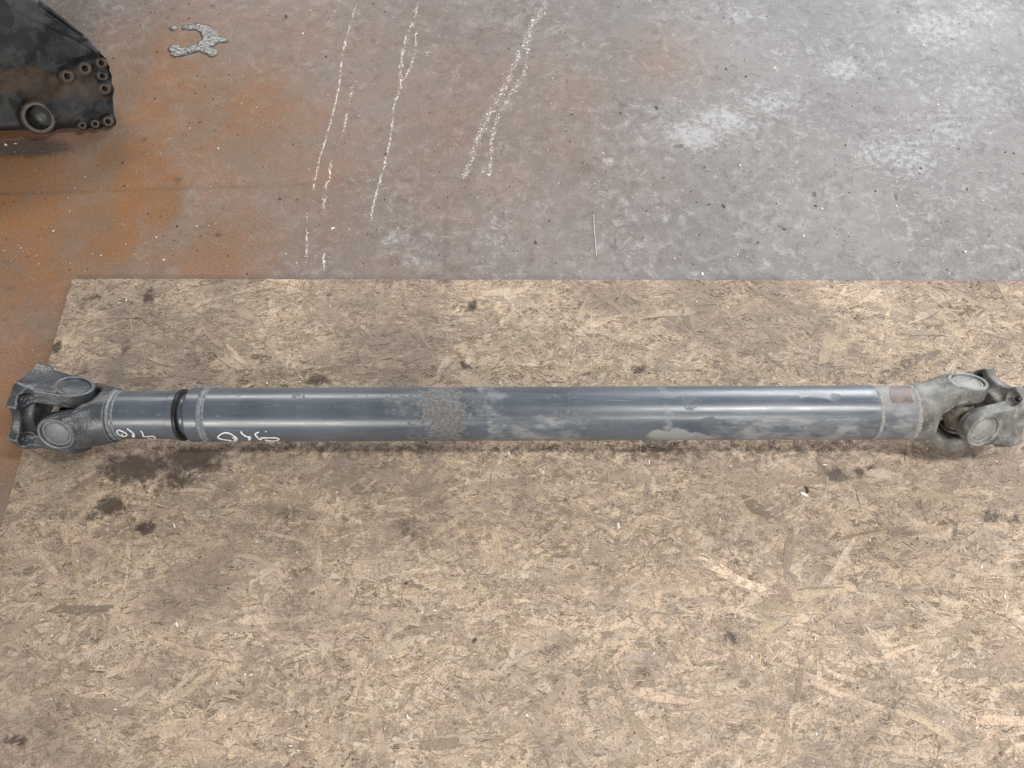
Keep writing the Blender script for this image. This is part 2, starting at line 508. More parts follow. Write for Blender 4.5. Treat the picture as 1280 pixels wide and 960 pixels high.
FZ = 0.0006 * (vnoise(FX, FY, 10, 21, 3) - 0.5)
seam = np.zeros_like(FX)
for a, b in (((-300, 247), (120, 240)), ((120, 240), (380, 231)), ((380, 231), (560, 223)), ((557, 250), (556, 346))):
    d = seg_dist(FX, FY, P(*a)[:2], P(*b)[:2])
    seam = np.maximum(seam, np.exp(-(d / 0.0040) ** 2) * (0.55 if a[0] < 120 else 0.34))
FZ = FZ - 0.0012 * seam
floor = mesh_np('floor', np.stack([FX, FY, FZ], -1).reshape(-1, 3), grid(len(gx), len(gy)), M_FLOOR, smooth=True,
                attrs={'rust': ('FLOAT', rust), 'dark': ('FLOAT', dark), 'pale': ('FLOAT', pale), 'seam': ('FLOAT', seam)})
tag(floor, 'worn grey workshop floor with rust-brown wash at the left', kind='structure')

# ------------------------------------------------------------------ chipboard sheet
cA, cB = P(90, 348, BOARD_Z), P(1280, 350.5, BOARD_Z)
edge_dir = (cB - cA)[:2] / np.linalg.norm((cB - cA)[:2])
cC = P(0, 660, BOARD_Z)
left_dir = (cC - cA)[:2] / np.linalg.norm((cC - cA)[:2])
BW, BH = 2.44, 1.22            # full sheet of chipboard


def inside_board(x, y):
    """u along the far edge, v towards the viewer"""
    M = np.linalg.inv(np.array([edge_dir, left_dir]).T)
    dx, dy = x - cA[0], y - cA[1]
    return M[0, 0] * dx + M[0, 1] * dy, M[1, 0] * dx + M[1, 1] * dy


STAINS = [(140, 632, 22, 13, 1.0), (120, 645, 24, 9, .6), (183, 660, 15, 9, .95), (170, 585, 60, 26, .80), (240, 574, 54, 20, .90), (225, 600, 34, 14, .75), (395, 475, 20, 8, .9),
          (590, 382, 7, 10, .95), (583, 456, 9, 7, .95), (798, 462, 12, 5, .9), (185, 370, 12, 12, .72), (118, 372, 14, 5, .7), (103, 378, 6, 8, .6),
          (158, 435, 8, 16, .62), (72, 433, 8, 9, .9), (115, 350, 14, 4, .6), (1043, 593, 15, 9, 1.0), (1074, 590, 7, 7, .95), (1091, 588, 6, 8, .9),
          (913, 797, 11, 10, .95), (1237, 646, 17, 9, .85), (1268, 648, 14, 9, .6), (1195, 668, 12, 20, .55), (20, 926, 16, 8, .9), (508, 662, 16, 14, .62),
          (1068, 655, 34, 12, .5), (1100, 640, 14, 24, .42), (1065, 720, 30, 40, .36), (1090, 830, 24, 40, .36), (665, 640, 14, 8, .55), (690, 660, 26, 7, .45),
          (530, 800, 24, 14, .42), (330, 770, 12, 40, .36), (310, 800, 12, 40, .42), (360, 650, 14, 30, .5), (925, 352, 20, 4, .6), (560, 352, 12, 6, .6),
          (1205, 854, 7, 4, .9), (905, 755, 7, 5, .7), (500, 350, 10, 4, .5), (430, 720, 20, 30, .34), (960, 660, 30, 10, .36), (100, 610, 14, 20, .45),
          (230, 445, 40, 10, .30), (640, 455, 80, 12, .25), (730, 880, 14, 10, .42), (640, 830, 24, 30, .30), (1020, 610, 5, 5, .6), (880, 790, 12, 6, .4)]


def stain_shade_at(x, y):
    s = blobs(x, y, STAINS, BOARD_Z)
    # drips soaked in below the shaft, deepened to paint its contact shadow
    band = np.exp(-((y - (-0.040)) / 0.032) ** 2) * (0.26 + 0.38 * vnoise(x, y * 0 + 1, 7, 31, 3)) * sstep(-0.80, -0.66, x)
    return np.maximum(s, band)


def dirt_at(x, y):
    d = sstep(0.40, 0.72, vnoise(x + 5, y * 1.6 + 5, 4.0, 17, 4))
    d2 = sstep(0.45, 0.70, vnoise(x + 9, y * 1.3 + 2, 13.0, 19, 3))
    d3 = sstep(0.46, 0.66, vnoise(x * 0.7 + 3, y * 1.9 + 8, 26.0, 23, 3))
    return np.clip(0.62 * d + 0.40 * d2 + 0.30 * d3 - 0.06, 0, 1)


PAL = np.array([(0.500, 0.396, 0.296), (0.452, 0.354, 0.268), (0.555, 0.455, 0.352), (0.412, 0.313, 0.232), (0.490, 0.390, 0.268), (0.432, 0.348, 0.274), (0.515, 0.390, 0.290)])


def tints(n):
    c = PAL[RNG.integers(0, len(PAL), n)] * np.exp(RNG.normal(0.08, 0.21, n))[:, None]
    return c * np.minimum(1, 0.66 / c.max(1))[:, None]


nu, nv = 260, 150
uu, vv = np.meshgrid(np.linspace(0, BW, nu), np.linspace(0, BH, nv), indexing='ij')
BX = cA[0] + uu * edge_dir[0] + vv * left_dir[0]; BY = cA[1] + uu * edge_dir[1] + vv * left_dir[1]
top = np.stack([BX, BY, np.full_like(BX, BOARD_Z - 0.0012)], -1).reshape(-1, 3)
ring = np.concatenate([np.arange(nu) * nv, (nu - 1) * nv + np.arange(1, nv), (np.arange(nu - 2, -1, -1)) * nv + nv - 1, np.arange(nv - 2, 0, -1)])
low = top[ring].copy(); low[:, 2] = 0.0012
nT = len(top); k = np.arange(len(ring))
side = np.stack([ring, nT + k, nT + (k + 1) % len(ring), np.roll(ring, -1)], 1)
allv = np.concatenate([top, low])
Q = np.concatenate([grid(nu, nv)[:, ::-1] if np.cross(edge_dir, left_dir) < 0 else grid(nu, nv), side])
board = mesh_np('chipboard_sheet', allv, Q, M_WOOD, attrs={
    'stain_shade': ('FLOAT', stain_shade_at(allv[:, 0], allv[:, 1])), 'dirt': ('FLOAT', dirt_at(allv[:, 0], allv[:, 1])),
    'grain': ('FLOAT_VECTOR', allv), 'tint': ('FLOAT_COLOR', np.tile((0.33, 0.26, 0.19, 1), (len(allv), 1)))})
tag(board, 'trodden tan strand chipboard sheet lying on the workshop floor under the shaft', 'board')


def strands(n, Lr, Wr, zr, stations, sig, visible_only=False, contrast=False):
    """flat wood flakes with ragged ends: vertices, faces and attributes"""
    u = RNG.uniform(0.004, BW - 0.4, n); v = RNG.uniform(0.003, BH - 0.05, n)
    if visible_only:
        u = RNG.uniform(0.03, 1.80, n); v = RNG.uniform(0.02, 0.92, n)
    cx = cA[0] + u * edge_dir[0] + v * left_dir[0]; cy = cA[1] + u * edge_dir[1] + v * left_dir[1]
    L = np.exp(RNG.uniform(math.log(Lr[0]), math.log(Lr[1]), n)); Wd = np.exp(RNG.uniform(math.log(Wr[0]), math.log(Wr[1]), n))
    an = np.where(RNG.random(n) < 0.70, RNG.normal(0.05, sig, n), RNG.uniform(-1.57, 1.57, n))
    z = BOARD_Z + RNG.uniform(zr[0], zr[1], n)
    t = np.linspace(-0.5, 0.5, stations)[None, :]
    taper = 1 - (np.abs(t) * 2) ** 3 * RNG.uniform(0.1, 0.85, n)[:, None]
    skew = RNG.normal(0, 0.35, n)[:, None]
    bend = RNG.normal(0, 0.05, n)[:, None] * L[:, None] * (t * t * 4)
    ts = []
    loc = []
    for side_ in (-1, 1):
        hw = Wd[:, None] * 0.5 * taper * RNG.uniform(0.72, 1.12, (n, stations))
        lx = t * L[:, None] + side_ * skew * Wd[:, None] + RNG.normal(0, 0.02, (n, stations)) * L[:, None]
        ly = side_ * hw + bend
        loc.append(np.stack([lx, ly], -1))
    loc = np.concatenate([loc[0], loc[1][:, ::-1]], 1)          # ring, (n, 2*stations, 2)
    m = 2 * stations
    ca, sa = np.cos(an)[:, None], np.sin(an)[:, None]
    X = cx[:, None] + loc[..., 0] * ca - loc[..., 1] * sa
    Y = cy[:, None] + loc[..., 0] * sa + loc[..., 1] * ca
    tilt = RNG.normal(0, 0.006, (n, 1)) * loc[..., 0] + RNG.normal(0, 0.03, (n, 1)) * loc[..., 1]
    Zt = z[:, None] + np.clip(tilt, -0.0004, 0.0005) + RNG.normal(0, 0.00006, (n, m))
    # keep every flake on the sheet
    bu, bv = inside_board(X, Y)
    bu2 = np.clip(bu, 0.0006, BW - 0.0006); bv2 = np.clip(bv, 0.0006, BH - 0.0006)
    X = cA[0] + bu2 * edge_dir[0] + bv2 * left_dir[0]; Y = cA[1] + bu2 * edge_dir[1] + bv2 * left_dir[1]
    V = np.stack([X, Y, Zt], -1)
    Vb = V.copy(); Vb[..., 2] = BOARD_Z - 0.0008
    VV = np.concatenate([V, Vb], 1)                              # (n, 2m, 3)
    f = []
    for i in range(stations - 1):
        f.append((i, i + 1, m - 2 - i, m - 1 - i))
    for i in range(m):
        j = (i + 1) % m
        f.append((j, i, m + i, m + j))
    f = np.array(f)
    tc = tints(n)
    if contrast:
        tc = tc * np.where(RNG.random(n) < 0.68, RNG.uniform(0.95, 1.32, n), RNG.uniform(0.50, 0.85, n))[:, None]
        tc = tc * np.minimum(1, 0.68 / tc.max(1))[:, None]
    seed = RNG.uniform(0, 60, (n, 1))
    gr = np.concatenate([np.concatenate([loc, loc], 1) + seed[:, :, None] * np.array([1.0, 1.7]), np.repeat(np.repeat(seed[:, :, None], 2 * m, 1), 1, 2)], -1)
    tc4 = np.concatenate([np.repeat(tc[:, None, :], 2 * m, 1), np.ones((n, 2 * m, 1))], -1)
    sides = np.ones((n, 2 * m, 1))
    return VV, f, gr, tc4, L * Wd


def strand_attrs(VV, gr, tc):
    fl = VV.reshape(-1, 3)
    return {'stain_shade': ('FLOAT', stain_shade_at(fl[:, 0], fl[:, 1])), 'dirt': ('FLOAT', dirt_at(fl[:, 0], fl[:, 1])),
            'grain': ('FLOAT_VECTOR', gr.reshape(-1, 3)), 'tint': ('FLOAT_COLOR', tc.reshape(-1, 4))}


def strand_mass(name, args):
    vs, fs, at, off = [], [], [], 0
    for a in args:
        VV, f, gr, tc, _ = strands(*a)
        n, m2 = VV.shape[:2]
        vs.append(VV.reshape(-1, 3))
        fs.append((f[None] + (np.arange(n) * m2)[:, None, None] + off).reshape(-1, 4)); off += n * m2
        at.append(strand_attrs(VV, gr, tc))
    attrs = {k: (at[0][k][0], np.concatenate([np.asarray(q[k][1]) for q in at])) for k in at[0]}
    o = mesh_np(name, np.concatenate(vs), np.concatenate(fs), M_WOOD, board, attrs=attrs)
    o['kind'] = 'stuff'
    return o


strand_mass('strand_layer', [
    (9000, (0.03, 0.11), (0.007, 0.022), (-0.0005, 0.0002), 6, 0.45),
    (14000, (0.015, 0.06), (0.003, 0.010), (-0.0003, 0.0004), 5, 0.45),
    (34000, (0.008, 0.040), (0.0008, 0.0030), (-0.0001, 0.0007), 3, 0.55, False, True)])
VV, f, gr, tc, area = strands(300, (0.045, 0.14), (0.008, 0.024), (0.0003, 0.0009), 7, 0.42, True)
tc[..., :3] *= np.exp(RNG.normal(-0.04, 0.10, (300, 1, 1)))
for i in range(300):
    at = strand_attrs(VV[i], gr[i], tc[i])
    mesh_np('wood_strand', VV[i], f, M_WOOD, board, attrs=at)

# ------------------------------------------------------------------ drive shaft
XH = np.array([1.0, 0, 0])
VA = math.radians(22.8)


def around(deg):
    a = math.radians(deg)
    return np.array([0, -math.sin(a), math.cos(a)])


B_AX, C_AX = around(-36), around(54)
shaft = empty('drive_shaft', (0, 0, 0))
tag(shaft, 'long blue-grey steel drive shaft with universal joints at both ends on the chipboard', 'drive shaft')
PITCH = -0.0086                 # the left end lies a little lower than the right
shaft.location = (0, 0.0, AZ)
shaft.rotation_euler = (0, PITCH, 0)


def px2x(px):
    return (px - 640.0) / 705.0


def tube_surface(name, x0, x1, r, mat, attrs_f, nx, nth=144, ends=0.02, rr=None):
    xs = np.linspace(x0, x1, nx); th = np.linspace(0, 2 * math.pi, nth, endpoint=False)
    X, T = np.meshgrid(xs, th, indexing='ij')
    R = np.full_like(X, r) if rr is None else rr(X, T)
    V = np.stack([X, -R * np.sin(T), R * np.cos(T)], -1).reshape(-1, 3)
    i, j = np.meshgrid(np.arange(nx - 1), np.arange(nth), indexing='ij')
    a = (i * nth + j).ravel(); b = (i * nth + (j + 1) % nth).ravel()
    Q = np.stack([a, a + nth, b + nth, b], 1)[:, ::-1]
    # rolled-in end rings
    e0 = V[:nth].copy(); e0[:, 1:] *= 1 - ends / r * 0.5; e1 = V[-nth:].copy(); e1[:, 1:] *= 1 - ends / r * 0.5
    n0 = len(V); V = np.concatenate([V, e0, e1]); jj = np.arange(nth); j2 = (jj + 1) % nth
    Q = np.concatenate([Q, np.stack([jj, j2, n0 + j2, n0 + jj], 1)[:, ::-1] * 1, np.stack([n0 - nth + jj, n0 - nth + j2, n0 + nth + j2, n0 + nth + jj], 1)])
    px = 640 + 705 * X; al = (T - VA + math.pi) % (2 * math.pi) - math.pi
    py = np.where(np.abs(al) < math.pi / 2, 517 + 34 * np.sin(al), np.where(al > 0, 600 + 30 * al, 430 + 30 * al))
    at = attrs_f(px, py, X, T)
    full = {k: ('FLOAT', np.concatenate([v.ravel(), np.zeros(2 * nth)])) for k, v in at.items()}
    o = mesh_np(name, V, Q, mat, shaft, smooth=True, attrs=full)
    o.data.set_sharp_from_angle(angle=math.radians(40))
    return o


def spots(px, py, lst):
    out = np.zeros_like(px)
    wx = 13 * (vnoise(px, py * 1.0, 0.12, 91, 3) - 0.5); wy = 9 * (vnoise(px + 77, py, 0.12, 93, 3) - 0.5)
    px, py = px + wx, py + wy
    for cx, cy, rx, ry, a in lst:
        d = ((px - cx) / rx) ** 2 + ((py - cy) / ry) ** 2
        out = np.maximum(out, a * (1 - sstep(0.7, 1.3, d)))
    return out


def tube_marks(px, py, X, T):
    nz = vnoise(X, T * 0.05, 40, 51, 4); nz2 = vnoise(X, T * 0.05, 16, 53, 4)
    nz3 = vnoise(X, T * 0.05, 150, 57, 3)
    band = sstep(514, 532, px + 60 * (nz - .5) + 34 * (nz3 - .5)) * (1 - sstep(574, 598, px + 76 * (nz2 - .5) + 40 * (nz3 - .5)))
    rust = band * 0.80
    rust = np.maximum(rust, spots(px, py, [(500, 505, 24, 12, .40), (604, 504, 16, 14, .42)]))
    chip = spots(px, py, [(470, 498, 40, 6, .42), (500, 510, 22, 10, .48), (516, 540, 12, 12, .5), (512, 492, 12, 8, .5), (600, 505, 14, 18, .52), (604, 545, 24, 5, .55), (722, 524, 30, 12, .46), (440, 506, 16, 5, .45), (690, 496, 30, 5, .42), (640, 500, 40, 4, .36), (442, 545, 26, 6, .82), (592, 500, 12, 12, .6), (740, 528, 14, 10, .55), (700, 522, 10, 10, .5), (885, 531, 11, 9, 1.2), (961, 545, 9, 4, 1.2),
                          (1030, 537, 20, 11, .95), (1088, 536, 16, 13, .9), (1146, 530, 7, 10, .7), (1043, 499, 7, 6, .9), (866, 502, 14, 6, .5),
                          (862, 512, 10, 4, .5), (585, 548, 20, 4, .6), (300, 493, 14, 3, .4), (372, 496, 10, 4, .55), (375, 506, 4, 6, .5), (760, 536, 30, 13, .5), (800, 534, 20, 11, .45)])
    dust = 0.10 + 0.20 * sstep(620, 880, px) * (0.5 + nz2)
    dust = np.maximum(dust, 0.46 * sstep(590, 660, px + 60 * (nz2 - .5)) * (1 - sstep(720, 780, px + 60 * (nz - .5))) * sstep(500, 530, py + 20 * (nz - .5)))
    dust = np.maximum(dust, 0.52 * np.exp(-((px - 835 + 26 * (nz - .5)) / 15) ** 2) * (0.6 + 0.6 * nz2))
    dust = np.maximum(dust, 0.70 * sstep(798, 830, px + 40 * (nz2 - .5)) * (1 - sstep(860, 930, px + 40 * (nz - .5))) * sstep(530, 542, py + 18 * (nz - .5)))
    dust = np.maximum(dust, (0.36 + 0.3 * nz2) * sstep(850, 900, px) * sstep(516, 526, py))
    dust = np.maximum(dust, 0.62 * sstep(975, 1015, px + 50 * (nz - .5)) * (1 - sstep(1030, 1080, px + 60 * (nz2 - .5))) * sstep(484, 494, py + 10 * (nz2 - .5)) * (1 - sstep(498, 510, py + 14 * (nz - .5))))
    dust = np.maximum(dust, (0.22 + 0.4 * nz2) * sstep(1085, 1110, px + 20 * (nz - .5)))
    dust = np.maximum(dust, (0.2 + 0.5 * nz2) * sstep(585, 612, px + 40 * (nz - .5)) * (1 - sstep(620, 700, px + 70 * (nz2 - .5))))
    beige = sstep(1092, 1106, px + 14 * (nz - .5)) * np.clip(sstep(530, 502, py + 34 * (nz2 - .5)) + 0.9 * sstep(1128, 1150, px + 12 * (nz - .5)), 0, 1)
    beige = np.clip(beige * (0.05 + 1.5 * vnoise(X, T * 0.05, 45, 59, 4)), 0, 0.95)
    return {'dust': np.clip(dust, 0, 1), 'rust': rust, 'chip': np.clip(chip, 0, 1.2), 'beige': beige}


def sleeve_marks(px, py, X, T):
    z = 0 * px
    return {'dust': z + 0.12, 'rust': z, 'chip': spots(px, py, [(160, 497, 30, 5, .4)]), 'beige': z}


R = 0.0495
tube = tube_surface('shaft_tube', px2x(228), px2x(1150), R, M_TUBE, tube_marks, 1100, 160)
sleeve = tube_surface('slip_sleeve', px2x(128), px2x(206), 0.0440, M_TUBE, sleeve_marks, 110, 128)
lathe('end_collar', [(0.040, px2x(203)), (0.0446, px2x(203)), (0.0455, px2x(203.6)), (0.0455, px2x(204)), (0.0455, px2x(212.6)), (0.0455, px2x(213)), (0.0450, px2x(213.5)), (0.038, px2x(213.5))], M_TUBE, shaft, 96, 'x')
lathe('seal_ring', [(0.036, px2x(212.5)), (0.0470, px2x(212.5)), (0.0480, px2x(214)), (0.0478, px2x(216.5)), (0.0455, px2x(217.5)), (0.036, px2x(217.5))], M_RUBBER, shaft, 96, 'x')
lathe('spline_stub', [(0.0385, px2x(205)), (0.0385, px2x(232))], M_TUBE, shaft, 96, 'x')
lathe('tube_end_ring', [(0.036, px2x(226)), (0.0480, px2x(226)), (0.0490, px2x(227)), (0.0497, px2x(227.6)), (0.0499, px2x(228.4)), (0.0499, px2x(229)), (0.0499, px2x(243)), (0.0492, px2x(243.2))], M_TUBE, shaft, 128, 'x')


def weld(name, x, r, mat, parent, w=0.0055, h=0.0016, n=220):
    ph = np.random.default_rng(int(abs(x) * 1000)).uniform(0, 6, 4)
    def wob(th, k):
        return (0.00028 * np.sin(th * 46 + ph[0] + 2 * np.sin(th * 3)) + 0.0004 * np.sin(th * 17 + ph[1])) * (1 if 0 < k < 6 else 0)
    prof = [(r - 0.001, x - w), (r + h * .5, x - w * .7), (r + h, x - w * .3), (r + h * 1.05, x), (r + h, x + w * .3), (r + h * .5, x + w * .7), (r - 0.001, x + w)]
    o = lathe(name, prof, mat, parent, n, 'x', wob=wob)
    return o


weld('weld_bead', px2x(247), R, M_WELD, tube)
weld('weld_bead', px2x(252), R, M_WELD, tube, 0.003, 0.0008)
weld('weld_bead', px2x(1102), R, M_WELDD, tube, 0.004, 0.0011)
weld('weld_bead', px2x(1149), R, M_WELDD, tube, 0.006, 0.0016)
weld('weld_bead', px2x(128), 0.0445, M_WELD, sleeve, 0.006, 0.0022)
weld('weld_bead', px2x(135.5), 0.0440, M_WELD, sleeve, 0.003, 0.0010)

# brown primer patch on the right end of the tube


def wrap(px, py, r):
    d = ray(px, py); o = CAM - np.array([0, 0, AZ])
    c_, s_ = math.cos(-PITCH), math.sin(-PITCH)
    rot = lambda q: np.array([q[0] * c_ + q[2] * s_, q[1], -q[0] * s_ + q[2] * c_])
    d, o = rot(d), rot(o)
    a = d[1] ** 2 + d[2] ** 2; b = o[1] * d[1] + o[2] * d[2]; c = o[1] ** 2 + o[2] ** 2 - r * r
    t = (-b - math.sqrt(max(b * b - a * c, 0))) / a
    p = o + d * t
    k = r / math.hypot(p[1], p[2])
    return np.array([p[0], p[1] * k, p[2] * k])


pts, fc = [], []
npx, npy = 24, 16
rg = np.random.default_rng(5)
for i in range(npx):
    u = i / (npx - 1)
    y1 = 503.5 + rg.uniform(-1.5, 1.5)
    for j in range(npy):
        v = j / (npy - 1)
        px = 1112 + 27 * u + 7 * (v - 0.3) ** 2
        py = 482.5 + (y1 - 482.5) * v
        pts.append(wrap(px + (rg.uniform(-.6, .6) if i in (0, npx - 1) else 0), py, R + 0.0005))
for i in range(npx - 1):
    for j in range(npy - 1):
        a = i * npy + j
        fc.append((a, a + 1, a + npy + 1, a + npy))
patch = mesh_py('primer_patch', pts, fc, M_TAPE, tube, True)
patch['label'] = 'brown primer patch at the right end of the tube'

# white handwritten strokes, wrapped on the round surface


def stroke(name, pts, parent, r, w=1.0, origin=(130, 520), sc=5.565):
    q = np.array([(origin[0] + a / sc, origin[1] + b / sc) for a, b in pts])
    # smooth by subdivision
    for _ in range(2):
        m = [q[0]]
        for a, b in zip(q[:-1], q[1:]):
            m += [a * .75 + b * .25, a * .25 + b * .75]
        m.append(q[-1]); q = np.array(m)
    V, Fc = [], []
    rg = np.random.default_rng(len(pts) * 7 + int(pts[0][0]))
    for i, p in enumerate(q):
        t = q[min(i + 1, len(q) - 1)] - q[max(i - 1, 0)]; t = t / (np.linalg.norm(t) + 1e-6)
        nrm = np.array([-t[1], t[0]])
        hw = w * rg.uniform(0.7, 1.15)
        V += [wrap(*(p + nrm * hw), r + 0.0004), wrap(*(p - nrm * hw), r + 0.0004)]
    for i in range(len(q) - 1):
        Fc.append((2 * i, 2 * i + 1, 2 * i + 3, 2 * i + 2))
    return mesh_py(name, V, Fc, M_INK, parent)


RS = 0.0440
stroke('paint_stroke', [(105, 98), (170, 127), (140, 146), (100, 132), (86, 104), (105, 98)], sleeve, RS, .75)
stroke('paint_stroke', [(120, 126), (132, 130), (124, 133)], sleeve, RS, .6)
stroke('paint_stroke', [(160, 88), (182, 103), (205, 122), (213, 138), (205, 149), (197, 142), (201, 128)], sleeve, RS, .8)
stroke('paint_stroke', [(255, 103), (274, 126), (266, 139), (290, 146), (340, 138), (364, 156), (342, 163), (305, 156)], sleeve, RS, .7)
stroke('paint_stroke', [(885, 172), (800, 160), (788, 144), (830, 116), (872, 118), (918, 148), (930, 164), (900, 178), (870, 171)], tube, R, .85)
stroke('paint_stroke', [(893, 150), (918, 152), (905, 164), (920, 168)], tube, R, .9)
stroke('paint_stroke', [(950, 108), (966, 130), (1000, 148), (1022, 142), (1012, 174), (1004, 150)], tube, R, .9)
stroke('paint_stroke', [(1078, 112), (1046, 124), (1064, 146), (1084, 166), (1100, 164), (1084, 152), (1140, 152), (1200, 152), (1224, 164), (1190, 176), (1120, 168)], tube, R, .85)
stroke('paint_stroke', [(1121, 108), (1128, 106), (1126, 112)], tube, R, .6)

# yokes


def sd_flange_yoke(x, y, z):
    ay, az = np.abs(y), np.abs(z)
    ear = smax(ucapsule(x, z, 0.062, 0.0325, 0.038), np.abs(ay - 0.0495) - 0.0145, 0.004)
    ring = smax(np.hypot(x, z) - 0.0325, np.abs(ay - 0.056) - 0.0095, 0.003)
    ear = smin(ear, ring, 0.004)
    r = np.hypot(y, z)
    q = (ay + az) / math.sqrt(2); w = np.abs(ay - az) / math.sqrt(2)
    arm = smax(w - 0.0215, -q, 0.003)
    plate2 = smin(np.minimum(arm, 1), r - 0.050, 0.018)
    plate2 = smax(plate2, r - 0.0735, 0.003)
    plate = smax(plate2, np.abs(x - 0.0755) - 0.0085, 0.004)
    d = smin(ear, plate, 0.022)
    bossx = smax(r - 0.036, np.abs(x - 0.065) - 0.012, 0.006)
    d = smin(d, bossx, 0.012)
    d = smax(d, x - 0.084, 0.002)
    hole = np.hypot(ay - 0.0435, az - 0.0435) - 0.0062
    d = smax(d, -hole, 0.002)
    spot = smax(np.hypot(ay - 0.0435, az - 0.0435) - 0.0125, np.abs(x - 0.061) - 0.008, 0.002)
    d = smax(d, -spot, 0.003)
    # keyway cross on the mating face
    d = smax(d, -smax(np.minimum(w, np.abs(q) * 0 + w) - 0.0018, 0.0815 - x, 0.001), 0.001)
    rec = smax(np.hypot(x, z) - 0.0268, 0.0605 - ay, 0.001)
    return smax(d, -rec, 0.0012)


def make_sd_tube_yoke(xend, rbase):
    def f(x, y, z):
        ay = np.abs(y); r = np.hypot(y, z)
        yo = 0.064 - 0.0165 * sstep(0.016, 0.074, x)
        ear = smax(ucapsule(x, z, 0.062, 0.0325, 0.040), np.maximum(ay - yo, 0.033 - ay), 0.006)
        ear = smax(ear, r - (0.075 - 0.030 * sstep(0.02, 0.076, x)), 0.008)
        ear = smax(ear, x - 0.078, 0.004)
        ring = smax(np.hypot(x, z) - 0.0325, np.abs(ay - 0.056) - 0.0095, 0.003)
        ear = smin(ear, ring, 0.004)
        base = smax(r - rbase, np.abs(x - (0.062 + xend) / 2) - (xend - 0.062) / 2, 0.004)
        cone = smax(r - (0.056 - (x - 0.04) * 0.26), np.abs(x - 0.058) - 0.020, 0.008)
        cone = smax(cone, np.abs(z) - 0.045, 0.01)
        d = smin(smin(ear, cone, 0.014), base, 0.016)
        slot = np.where(x < 0.024, ay - 0.0335, np.hypot((x - 0.024), ay) - 0.0335)
        d = smax(d, -slot, 0.007)
        d = smax(d, x - xend, 0.001)
        rec = smax(np.hypot(x, z) - 0.0268, 0.0605 - ay, 0.001)
        return smax(d, -rec, 0.0012)
    return f


H = 0.00155
yoke_f = surface_nets(sd_flange_yoke, (-0.040, -0.092, -0.092), (0.098, 0.092, 0.092), H)


def put_yoke(name, vq, mat, xj, ex, ey, label=None):
    o = mesh_np(name, vq[0], vq[1], mat, shaft, smooth=True)
    ez = np.cross(ex, ey)
    frame(o, (xj, 0, 0), ex, ey, ez)
    if label: o['label'] = label
    return o


def caps(yoke, mat):
    for s in (1, -1):
        c = lathe('bearing_cap', [(0, 0.0614), (0.004, 0.0614), (0.0190, 0.0611), (0.0202, 0.0603), (0.0214, 0.0602), (0.0220, 0.0612), (0.0250, 0.0614), (0.0262, 0.0606), (0.0264, 0.040)], mat, yoke, 56, 'y')
        if s < 0:
            c.rotation_euler = (math.pi, 0, 0)
        # retaining ring seated in the eye
        n = 40; a0 = 0.35
        th = np.linspace(a0, 2 * math.pi - a0 * 0.6, n); V = []; Fc = []
        for t in th:
            for rr_, hh in ((0.0266, 0.0620), (0.0286, 0.0634), (0.0304, 0.0660), (0.0318, 0.0646)):
                V.append((rr_ * math.sin(t), hh, rr_ * math.cos(t)))
        for i in range(n - 1):
            for k in range(3):
                Fc.append((i * 4 + k, i * 4 + k + 1, i * 4 + k + 5, i * 4 + k + 4))
        g = mesh_py('retaining_ring', V, Fc, mat, yoke, True)
        if s < 0:
            g.rotation_euler = (math.pi, 0, 0)


def serration(yoke, mat):
    """fine teeth on the mating face of each flange arm"""
    for sy in (1, -1):
        for sz in (1, -1):
            V, Fc = [], []
            d = np.array([0, sy, sz]) / math.sqrt(2); e = np.array([0, -sz, sy]) / math.sqrt(2)
            for i in range(11):
                c = (i - 5) * 0.0037
                if abs(c) < 0.002: continue
                b = len(V)
                for rr_ in (0.052, 0.0727 - abs(c) * 0.12):
                    o = d * rr_ + e * c + np.array([0.0835, 0, 0])
                    V += [o - e * 0.0017, o + np.array([0.0024, 0, 0]), o + e * 0.0017]
                Fc += [(b, b + 1, b + 4, b + 3), (b + 1, b + 2, b + 5, b + 4), (b, b + 2, b + 1), (b + 3, b + 4, b + 5)]
            mesh_py('serration', V, Fc, mat, yoke)


def joint_cross(xj, ex, ey, ez, mat):
    def f(x, y, z):
        a = smax(np.hypot(x, z) - 0.0175, np.abs(y) - 0.046, 0.002)
        b = smax(np.hypot(x, y) - 0.0175, np.abs(z) - 0.046, 0.002)
        c = np.sqrt(x * x + y * y + z * z) - 0.026
        s1 = smax(np.hypot(x, z) - 0.0235, np.abs(np.abs(y) - 0.031) - 0.003, 0.001)
        s2 = smax(np.hypot(x, y) - 0.0235, np.abs(np.abs(z) - 0.031) - 0.003, 0.001)
        return np.minimum(smin(smin(a, b, 0.01), c, 0.008), np.minimum(s1, s2))
    v, q = surface_nets(f, (-0.032, -0.050, -0.050), (0.032, 0.050, 0.050), 0.0019)
    o = mesh_np('joint_cross', v, q, mat, shaft, smooth=True)
    frame(o, (xj, 0, 0), ex, ey, ez)


XL, XR = -0.806, 0.814
# left joint
bl = math.radians(16)
exL = -XH * math.cos(bl) + B_AX * math.sin(bl); eyL = B_AX * math.cos(bl) + XH * math.sin(bl)
fy = put_yoke('flange_yoke', yoke_f, M_YOKE, XL, exL, eyL)
caps(fy, M_CAPB); serration(fy, M_STEEL)
ty_l = surface_nets(make_sd_tube_yoke(0.0800, 0.0462), (-0.040, -0.072, -0.062), (0.086, 0.072, 0.062), H)
ty = put_yoke('tube_yoke', ty_l, M_YOKE, XL, XH, C_AX)
caps(ty, M_CAP)
joint_cross(XL, exL, eyL, np.cross(exL, eyL), M_DARK)
